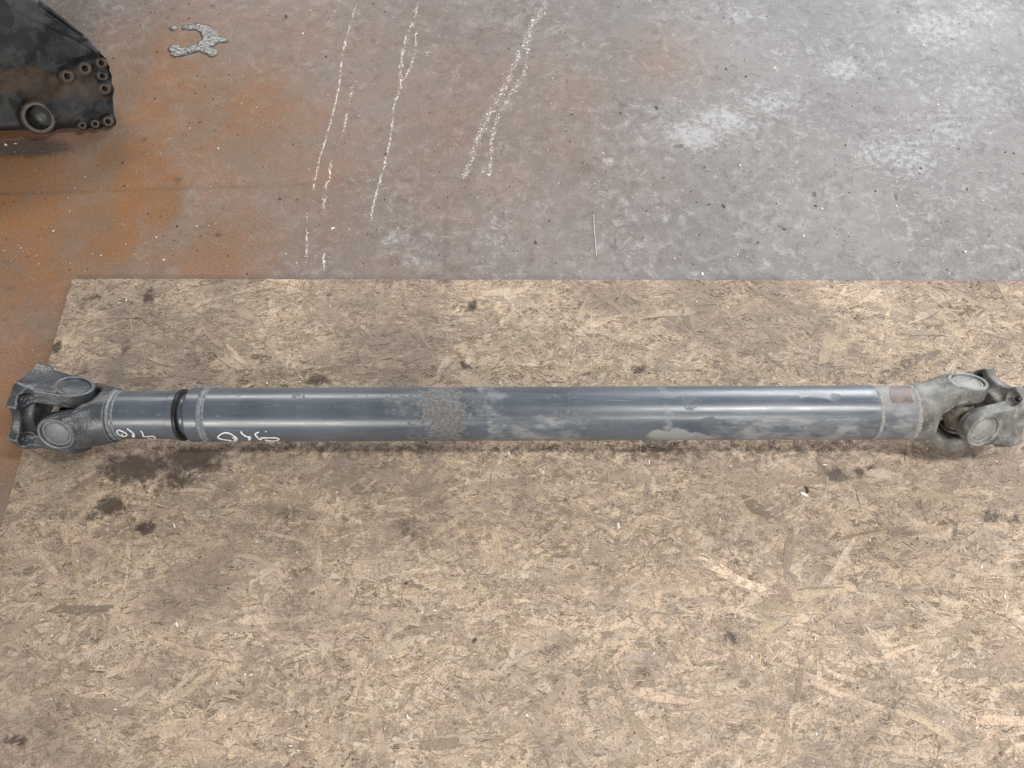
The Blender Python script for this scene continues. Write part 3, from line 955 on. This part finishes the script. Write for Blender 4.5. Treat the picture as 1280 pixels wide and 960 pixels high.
# right joint
br = math.radians(13)
exR = XH * math.cos(br) - C_AX * math.sin(br); eyR = C_AX * math.cos(br) + XH * math.sin(br)
fyr = put_yoke('flange_yoke', yoke_f, M_DUST, XR, exR, eyR, 'pale dusty flange yoke at the right end')
caps(fyr, M_CAPD); serration(fyr, M_STEEL)
ty_r = surface_nets(make_sd_tube_yoke(0.094, 0.0505), (-0.040, -0.072, -0.062), (0.10, 0.072, 0.062), H)
tyr = put_yoke('tube_yoke', ty_r, M_DUST, XR, -XH, B_AX, 'pale dusty tube yoke at the right end')
caps(tyr, M_CAPD)
joint_cross(XR, exR, eyR, np.cross(exR, eyR), M_BRONZE)

# ------------------------------------------------------------------ gearbox housing at the far left
nF = np.array([0.26, -0.70, 0.665]); nF /= np.linalg.norm(nF)
e1 = np.cross(np.array([0, 0, 1.0]), nF); e1 /= np.linalg.norm(e1)
e2 = np.cross(nF, e1)
O = P(145, 157, 0.012)


def onface(px, py, lift=0.0):
    d = ray(px, py)
    t = ((O + nF * lift - CAM) @ nF) / (d @ nF)
    p = CAM + d * t - O
    return np.array([p @ e1, p @ e2])


def poly_sd(x, y, pts):
    d = np.full(x.shape, 1e9); s = np.zeros(x.shape, int)
    n = len(pts)
    for i in range(n):
        a, b = pts[i], pts[(i + 1) % n]
        ab = b - a
        t = np.clip(((x - a[0]) * ab[0] + (y - a[1]) * ab[1]) / (ab @ ab), 0, 1)
        d = np.minimum(d, (x - a[0] - t * ab[0]) ** 2 + (y - a[1] - t * ab[1]) ** 2)
        c = ((a[1] <= y) & (b[1] > y)) | ((b[1] <= y) & (a[1] > y))
        xi = a[0] + (y - a[1]) / (ab[1] if abs(ab[1]) > 1e-9 else 1e-9) * ab[0]
        s += (c & (x < xi)).astype(int)
    return np.sqrt(d) * np.where(s % 2 == 1, -1, 1)


outl = [onface(*p) for p in ((47, 0), (80, 24), (103, 42), (110, 51), (134, 75), (137, 112), (141, 153), (126, 159), (100, 160), (60, 163), (0, 165), (-90, 167), (-150, 60), (-120, -70), (-10, -60))]
ridge = [onface(*p) for p in ((20, 10), (40, 20), (108, 52), (133, 76))]
slot_a, slot_b = onface(54, 9), onface(97, 39)
lip_a, lip_b = onface(49, 1), onface(103, 44)
PXM = np.linalg.norm(onface(101, 100) - onface(100, 100))     # metres on the face for one pixel


def seg2(x, y, a, b):
    ab = b - a; t = np.clip(((x - a[0]) * ab[0] + (y - a[1]) * ab[1]) / (ab @ ab), 0, 1)
    return np.hypot(x - a[0] - t * ab[0], y - a[1] - t * ab[1])


rim_pts = [onface(*p) for p in ((133, 78), (136, 112), (139, 150), (118, 156))]
recs = [(onface(70, 66), 11 * PXM, 0.7), (onface(90, 57), 10 * PXM, 0.7), (onface(126, 132), 7 * PXM, .5)]


BOSSES = ((84, 95.5, 9.5), (106, 85.5, 9.5), (126.5, 79, 8), (128, 95, 8), (131, 111, 8.5), (135, 152, 8), (119, 155, 6.5), (103, 157, 6))


def bulge(u, v):
    c = onface(88, 122); r_ = onface(120, 120)[0]
    return 0.020 * np.exp(-((u - c[0]) ** 2 + (v - c[1]) ** 2) / (34 * PXM) ** 2) - 0.10 * np.maximum(0, u - r_)


def sd_housing(u, v, w):
    p2 = poly_sd(u, v, outl) + 0.55 * np.maximum(-w - 0.012, 0)
    # face falls away below the ridge and bulges in the middle
    wt = bulge(u, v)
    d = smax(p2, w - wt, 0.022)
    d = smax(d, -w - 0.30, 0.01)
    for a, b in zip(ridge[:-1], ridge[1:]):
        d = smin(d, np.sqrt(seg2(u, v, a, b) ** 2 + (w - 0.000) ** 2) - 0.0055, 0.008)
    for a, b in zip(rim_pts[:-1], rim_pts[1:]):
        d = smin(d, np.sqrt(seg2(u, v, a, b) ** 2 + (w + 0.004) ** 2) - 0.006, 0.01)
    d = smax(d, -smax(seg2(u, v, slot_a, slot_b) - 0.0085, -0.016 - w, 0.003), 0.003)
    d = smin(d, np.sqrt(seg2(u, v, lip_a, lip_b) ** 2 + (w + 0.004) ** 2) - 0.0035, 0.003)
    for bx, by, br_ in BOSSES:
        c = onface(bx, by)
        d = smin(d, smax(np.hypot(u - c[0], v - c[1]) - br_ * PXM * 0.98, np.abs(w - max(bulge(*c), -0.001) + 0.016) - 0.0235, 0.004), 0.010)
    c = onface(48, 147)
    d = smin(d, smax(np.hypot(u - c[0], v - c[1]) - 0.036, np.abs(w - bulge(*c) + 0.02) - 0.026, 0.006), 0.014)
    for bx, by, br_ in BOSSES:
        c = onface(bx, by, 0.010)
        d = smax(d, -smax(np.hypot(u - c[0], v - c[1]) - br_ * PXM * 0.40, max(bulge(*c), -0.001) - 0.011 - w, 0.002), 0.002)
    c = onface(48, 147, 0.010)
    d = smax(d, -smax(np.hypot(u - c[0], v - c[1]) - 0.0275, -0.030 - w, 0.002), 0.002)
    # web between the two inner bosses
    d = smin(d, np.sqrt(seg2(u, v, onface(62, 98), onface(116, 74)) ** 2 + (w + 0.002) ** 2) - 0.007, 0.012)
    for c, r_, k in recs:
        d = smax(d, -(np.sqrt(((u - c[0]) ** 2 + ((v - c[1]) * 0.7) ** 2) + (w - 0.020) ** 2) - r_ * 1.05), 0.006)
    zz = O[2] + u * e1[2] + v * e2[2] + w * nF[2]
    d = smax(d, 0.0025 - zz, 0.006)
    return d + 0.0012 * (vnoise(u, v, 34, 61, 2) - 0.5)


hv, hq = surface_nets(sd_housing, (-0.34, -0.03, -0.20), (0.03, 0.30, 0.030), 0.0028)
hp = O + hv[:, :1] * e1 + hv[:, 1:2] * e2 + hv[:, 2:] * nF


def face_spots(lst):
    out = np.zeros(len(hv))
    for px, py, rx, ry, a in lst:
        c = onface(px, py)
        d = ((hv[:, 0] - c[0]) / (rx * PXM)) ** 2 + ((hv[:, 1] - c[1]) / (ry * PXM)) ** 2
        out = np.maximum(out, a * (1 - sstep(0.6, 1.4, d)))
    return out


housing = empty('gearbox_housing', O)
tag(housing, 'dirty black cast gearbox housing with bolt holes at the far left corner', 'gearbox')
hb = mesh_np('housing_body', hp - O, hq, M_HOUS, housing, smooth=True, attrs={
    'oil_shade': ('FLOAT', face_spots([(70, 66, 10, 15, 1), (90, 57, 9, 14, 1), (3, 15, 12, 20, 1), (126, 132, 9, 9, .8), (20, 150, 40, 14, .7), (85, 155, 20, 8, .9), (95, 82, 26, 6, .6), (115, 68, 8, 7, .8), (64, 16, 9, 7, 1), (78, 26, 10, 7, 1), (92, 35, 9, 7, 1)])),  # oil spots, plus shade painted dark along the slot recess
    'rust': ('FLOAT', np.clip(face_spots([(20, 100, 40, 14, .95), (90, 105, 30, 18, .9), (118, 118, 16, 16, .7), (60, 115, 30, 14, .6)]), 0, 1)),
    'pale': ('FLOAT', face_spots([(40, 10, 46, 22, 1), (110, 60, 30, 8, .8), (95, 125, 28, 18, .5), (20, 50, 26, 20, .35)]))})
hb.location = (0, 0, 0)


def on_housing(o, px, py, lift):
    q = onface(px, py, lift)
    p = e1 * q[0] + e2 * q[1] + nF * lift
    frame(o, p, e1, e2, nF)


for px, py, r_ in BOSSES:
    rr_ = r_ * PXM
    o = lathe('bolt_boss', [(0.0, -0.014), (rr_ * .36, -0.014), (rr_ * .37, -0.001), (rr_ * .44, 0.0004), (rr_ * .72, 0.0006), (rr_ * .86, -0.0008), (rr_ * .92, -0.004)], M_BOSS, housing, 32)
    on_housing(o, px, py, max(float(bulge(*onface(px, py))), -0.001) + 0.0083)
    h = lathe('bolt_hole', [(0.0, -0.012), (rr_ * .355, -0.012), (rr_ * .355, -0.0015)], M_DARK, o, 24)
# round port, tipped towards the floor
port = lathe('shaft_port', [(0.0250, -0.03), (0.0252, -0.002), (0.0270, 0.0012), (0.0320, 0.0014), (0.0345, -0.0004), (0.0355, -0.006)], M_PORT, housing, 56)
PL = float(bulge(*onface(48, 147))) + 0.0075
q = onface(48, 147, PL)
vd = -ray(48, 147); vd /= np.linalg.norm(vd)
rt = np.array([1.0, 0, 0]); up_ = np.cross(vd, rt); up_ /= np.linalg.norm(up_)
pn = nF * 1.0; pn /= np.linalg.norm(pn)
p1 = np.cross(np.array([0, 0, 1.0]), pn); p1 /= np.linalg.norm(p1); p2 = np.cross(pn, p1)
frame(port, e1 * q[0] + e2 * q[1] + nF * PL, p1, p2, pn)
pd = lathe('port_seal', [(0.0, -0.022), (0.010, -0.022), (0.012, -0.0235), (0.0249, -0.0235), (0.0249, -0.026)], M_SEAL, port, 40)
pd2 = lathe('port_bore', [(0.0105, -0.0218), (0.0248, -0.0218), (0.0248, -0.002)], M_DARK, port, 40)

# bright blade tip at the picture's left edge, leaning on the housing's foot
b0, b1 = P(10.5, 160, 0.012), P(-60, 110, 0.05)
bd = b1 - b0; bdn = bd / np.linalg.norm(bd); bs = np.cross(bdn, nF); bs /= np.linalg.norm(bs)
V = []
for t, hw in ((0, 0.0008), (0.25, 0.007), (1, 0.014)):
    for sx in (-1, 1):
        for sn in (0.010, 0.0125):
            V.append(b0 + bd * t + bs * hw * sx + nF * (sn + 0.004))
Fc = []
for i in (0, 4):
    Fc += [(i, i + 1, i + 5, i + 4), (i + 1, i + 3, i + 7, i + 5), (i + 3, i + 2, i + 6, i + 7), (i + 2, i, i + 4, i + 6)]
Fc += [(0, 2, 3, 1), (8, 9, 11, 10)]
blade = mesh_py('steel_strip', V, Fc, M_STEEL)
tag(blade, 'bright pointed steel strip leaning on the foot of the black housing', 'metal strip')

# ------------------------------------------------------------------ lumpy grey C-shaped residue on the floor
segs = [((216, 34.5, 4), (217, 36, 4)), ((231, 34.5, 3.6), (246, 33.5, 5.2)), ((246, 33.5, 5), (256, 37, 6.5)), ((256, 37, 6.5), (263, 46, 8.5)), ((263, 46, 9), (262, 52, 9)),
        ((262, 49, 8), (282, 51, 3.4)), ((262, 52, 8.5), (248, 59, 6.2)), ((248, 59, 6.2), (234, 63.5, 6.2)), ((234, 63.5, 6.2), (221, 66, 6.5)), ((221, 66, 6), (217, 60, 6)), ((255, 62, 5), (266, 66, 6))]
c0 = P(247, 52); nx_, ny_ = 150, 110
rx, ry = np.meshgrid(np.linspace(c0[0] - 0.10, c0[0] + 0.10, nx_), np.linspace(c0[1] - 0.085, c0[1] + 0.085, ny_), indexing='ij')
dd = np.full(rx.shape, 1.0)
for a, b in segs:
    pa, pb = P(a[0], a[1])[:2], P(b[0], b[1])[:2]
    s_ = abs(P(a[0] + 1, a[1])[0] - P(a[0], a[1])[0])
    ab = pb - pa
    t = np.clip(((rx - pa[0]) * ab[0] + (ry - pa[1]) * ab[1]) / (ab @ ab + 1e-9), 0, 1)
    dd = np.minimum(dd, np.hypot(rx - pa[0] - t * ab[0], ry - pa[1] - t * ab[1]) - s_ * 1.22 * (a[2] + (b[2] - a[2]) * t))
dd = dd + 0.006 * (vnoise(rx, ry, 90, 71, 3) - 0.5)
hh = 0.0016 * np.sqrt(np.clip(-dd / 0.008, 0, 1)) * (0.35 + 0.9 * vnoise(rx, ry, 220, 73, 2)) - 0.0006
keep = dd < 0.0012
rv = np.stack([rx, ry, hh + 0.0006], -1).reshape(-1, 3); rq = grid(nx_, ny_)
kf = keep.ravel()
rq = rq[kf[rq].all(1)]
used = np.unique(rq); remap = np.full(len(rv), -1); remap[used] = np.arange(len(used))
s = NT('grey_slag_residue')
n1 = s.noise(150, 3, 0.6)
zsep = s.new('ShaderNodeSeparateXYZ'); s.t.links.new(s.co.outputs['Object'], zsep.inputs[0])
hgt = s.step(s.math('ADD', s.attr('depth'), s.math('MULTIPLY', s.math('SUBTRACT', n1, 0.5), 1.6)), 0.26, 0.62)
cc = s.mix(hgt, (0.045, 0.041, 0.039), s.mix(s.step(n1, 0.38, 0.62), (0.055, 0.056, 0.057), (0.185, 0.189, 0.194)))
s.bump(n1, 0.12, 0.001)
M_SLAG = s.out(cc, 0.36, metal=0.0, spec=0.5)
residue = mesh_np('sealant_residue', rv[used], remap[rq], M_SLAG, smooth=True, attrs={'depth': ('FLOAT', np.clip(-dd.ravel()[used] / 0.010, 0, 1))})
tag(residue, 'lumpy shiny grey C-shaped smear stuck to the brown floor', 'residue')

# ------------------------------------------------------------------ chips, crumbs and powder streaks


def chips(name, pos, size, mat, parent=None, flat=0.35, elong=1.8, along=None):
    """many small irregular flat flakes in one mesh"""
    n = len(pos)
    m = 5
    a = np.linspace(0, 2 * math.pi, m, endpoint=False)[None] + RNG.uniform(0, 6, (n, 1))
    r = size[:, None] * RNG.uniform(0.5, 1.1, (n, m))
    ex = r * np.cos(a) * elong; ey = r * np.sin(a)
    ro = RNG.uniform(0, math.pi, (n, 1)) if along is None else along[:, None] + RNG.normal(0, 0.35, (n, 1))
    X = pos[:, :1] + ex * np.cos(ro) - ey * np.sin(ro); Y = pos[:, 1:2] + ex * np.sin(ro) + ey * np.cos(ro)
    zb = pos[:, 2:3] + 0 * X
    zt = zb + size[:, None] * flat * RNG.uniform(0.6, 1.4, (n, m))
    base = np.stack([X, Y, zb], -1)
    cx = pos[:, :1]; cy = pos[:, 1:2]
    topv = np.stack([cx + (X - cx) * 0.75, cy + (Y - cy) * 0.75, zt], -1)
    apex = np.stack([pos[:, 0], pos[:, 1], zt.mean(1)], -1)[:, None]
    V = np.concatenate([base, topv, apex], 1); kk = V.shape[1]
    f = []
    for i in range(m):
        j = (i + 1) % m
        f += [(i, j, m + j), (i, m + j, m + i), (m + i, m + j, 2 * m)]
    f = np.array(f)
    Fc = (f[None] + (np.arange(n) * kk)[:, None, None]).reshape(-1, 3)
    return mesh_np(name, V.reshape(-1, 3), Fc, mat, parent)


def scatter_px(n, x0, x1, y0, y1, z):
    return np.array([P(a, b, z) for a, b in zip(RNG.uniform(x0, x1, n), RNG.uniform(y0, y1, n))])


def streak(name, path, spread, dens, size, label):
    pts, al = [], []
    for a, b in zip(path[:-1], path[1:]):
        a, b = np.array(a, float), np.array(b, float)
        n = max(1, int(np.linalg.norm(b - a) * dens * 1.5))
        ph = RNG.uniform(0, 6)
        for t in RNG.random(n):
            if math.sin(t * np.linalg.norm(b - a) * 0.28 + ph) + RNG.normal(0, .6) < -0.55: continue
            q = a + (b - a) * t + RNG.normal(0, spread, 2) * np.array([1.0, 1.6])
            if RNG.random() < 0.35: continue
            pts.append(P(q[0], q[1], 0.0003)); w = P(*b) - P(*a); al.append(math.atan2(w[1], w[0]))
    pts = np.array(pts)
    o = chips(name, pts, np.exp(RNG.normal(math.log(size * (0.40 if spread < 1.3 else 0.52)), 0.48, len(pts))), M_CHALK, flat=0.12, elong=4.2 if spread < 1.3 else 2.0, along=np.array(al))
    tag(o, label, kind='stuff')


streak('powder_streak', [(446, 4), (434, 42), (428, 68), (424, 106), (418, 135), (409, 168), (400, 197), (391, 238)], 0.55, 3.2, 0.0013, 'thin white powder line on the floor, the leftmost long one')
streak('powder_streak', [(441, 108), (438, 122), (432, 152), (427, 172)], 0.9, 2.2, 0.0013, 'short broken white powder line beside the leftmost long one')
streak('powder_streak', [(415, 200), (411, 222), (403, 262)], 1.2, 2.2, 0.0015, 'short white dash of powder across the floor seam')
streak('powder_streak', [(384, 268), (383, 330)], 0.6, 1.6, 0.0012, 'faint white powder line just beyond the board, left of the short dash')
streak('powder_streak', [(404, 318), (405, 342)], 0.6, 2.0, 0.0014, 'tiny white powder dash touching the far edge of the board')
streak('powder_streak', [(524, 2), (515, 30), (506, 52), (502, 75), (500, 104)], 1.2, 3.6, 0.0015, 'forked white powder line, its bright upper branch')
streak('powder_streak', [(521, 40), (518, 66), (514, 82), (499, 112), (492, 135), (488, 175), (478, 215), (466, 258), (464, 275)], 0.8, 3.2, 0.0014, 'forked white powder line, its long lower branch')
streak('powder_streak', [(686, 0), (664, 32), (645, 78), (622, 125), (604, 155), (592, 190), (581, 222)], 2.0, 5.0, 0.0014, 'broad grainy white powder trail, the left of the two')
streak('powder_streak', [(666, 26), (660, 60), (656, 90), (640, 116), (624, 140), (614, 176), (613, 222)], 1.6, 4.0, 0.0013, 'grainy white powder trail branching to the right of the broad one')
pos = scatter_px(900, -20, 1300, -10, 346, 0.0004)
o = chips('white_grit', pos, np.exp(RNG.normal(math.log(0.00072), 0.50, len(pos))), M_CHIPW)
tag(o, 'fine white grit scattered over the grey floor', kind='stuff')
pos = np.concatenate([scatter_px(800, -20, 1300, -10, 346, 0.0003), scatter_px(60, 205, 300, 5, 175, 0.0003), scatter_px(50, 160, 330, 150, 330, 0.0003)])
o = chips('dark_crumbs', pos, np.exp(RNG.normal(math.log(0.0009), 0.55, len(pos))), M_CHIPD)
tag(o, 'dark crumbs of dirt scattered over the grey floor', kind='stuff')
pos = scatter_px(260, 30, 1300, 352, 960, BOARD_Z + 0.0012)
o = chips('pale_splinters', pos, np.exp(RNG.normal(math.log(0.0011), 0.4, len(pos))), M_CHIPW, elong=2.6)
tag(o, 'small pale splinters and grit scattered over the chipboard', kind='stuff')
pos = scatter_px(380, 30, 1300, 352, 960, BOARD_Z + 0.0009)
o = chips('dark_grit', pos, np.exp(RNG.normal(math.log(0.0007), 0.5, len(pos))), M_CHIPD)
tag(o, 'dark grit trodden over the chipboard', kind='stuff')

# thin wire on the floor
V, Fc = [], []
path = [(742, 268), (742.5, 282), (744, 300), (745.5, 321)]
for p in path:
    c = P(p[0], p[1], 0.0016)
    for kx in range(6):
        a = kx / 6 * 2 * math.pi
        V.append(c + np.array([0.0011 * math.cos(a), 0, 0.0011 * math.sin(a)]))
for i in range(len(path) - 1):
    for kx in range(6):
        Fc.append((i * 6 + kx, i * 6 + (kx + 1) % 6, i * 6 + 6 + (kx + 1) % 6, i * 6 + 6 + kx))
wire = mesh_py('wire_offcut', V, Fc, M_WIRE, None, True)
tag(wire, 'thin straight pale wire offcut lying on the grey floor beyond the board', 'wire')


def flake(name, pts, z, th, mat, label, cat):
    top = [P(x, y, z) + np.array([0, 0, th + random.uniform(0, th)]) for x, y in pts]
    bot = [P(x, y, z) for x, y in pts]
    n = len(pts)
    o = mesh_py(name, top + bot, [tuple(range(n))] + [(i, n + i, n + (i + 1) % n, (i + 1) % n) for i in range(n)] + [tuple(range(2 * n - 1, n - 1, -1))], mat)
    return tag(o, label, cat)


flake('white_flake', [(1000, 615), (1003, 615.5), (1006, 617), (1009, 619), (1010.5, 621), (1008, 621.5), (1004, 619.5), (1001, 618)], BOARD_Z + 0.001, 0.002, M_CHIPW, 'small white flake beside a dark crumb on the board, front of the right end', 'flake')
flake('dark_crumb', [(1005, 608), (1007.5, 608.5), (1010, 611), (1011, 616), (1009, 617), (1007.5, 612)], BOARD_Z + 0.001, 0.002, M_CHIPD, 'dark brown crumb touching the small white flake on the board', 'crumb')
flake('white_flake', [(36, 473), (41, 472), (46, 471.5), (47, 474), (43, 475.5), (38, 475)], 0.0005, 0.002, M_CHIPW, 'small white flake on the brown floor by the left flange', 'flake')
flake('white_flake', [(62, 463), (66, 461), (70, 462), (70, 465), (65, 465)], BOARD_Z + 0.001, 0.002, M_CHIPW, 'small white flake on the board corner behind the left joint', 'flake')
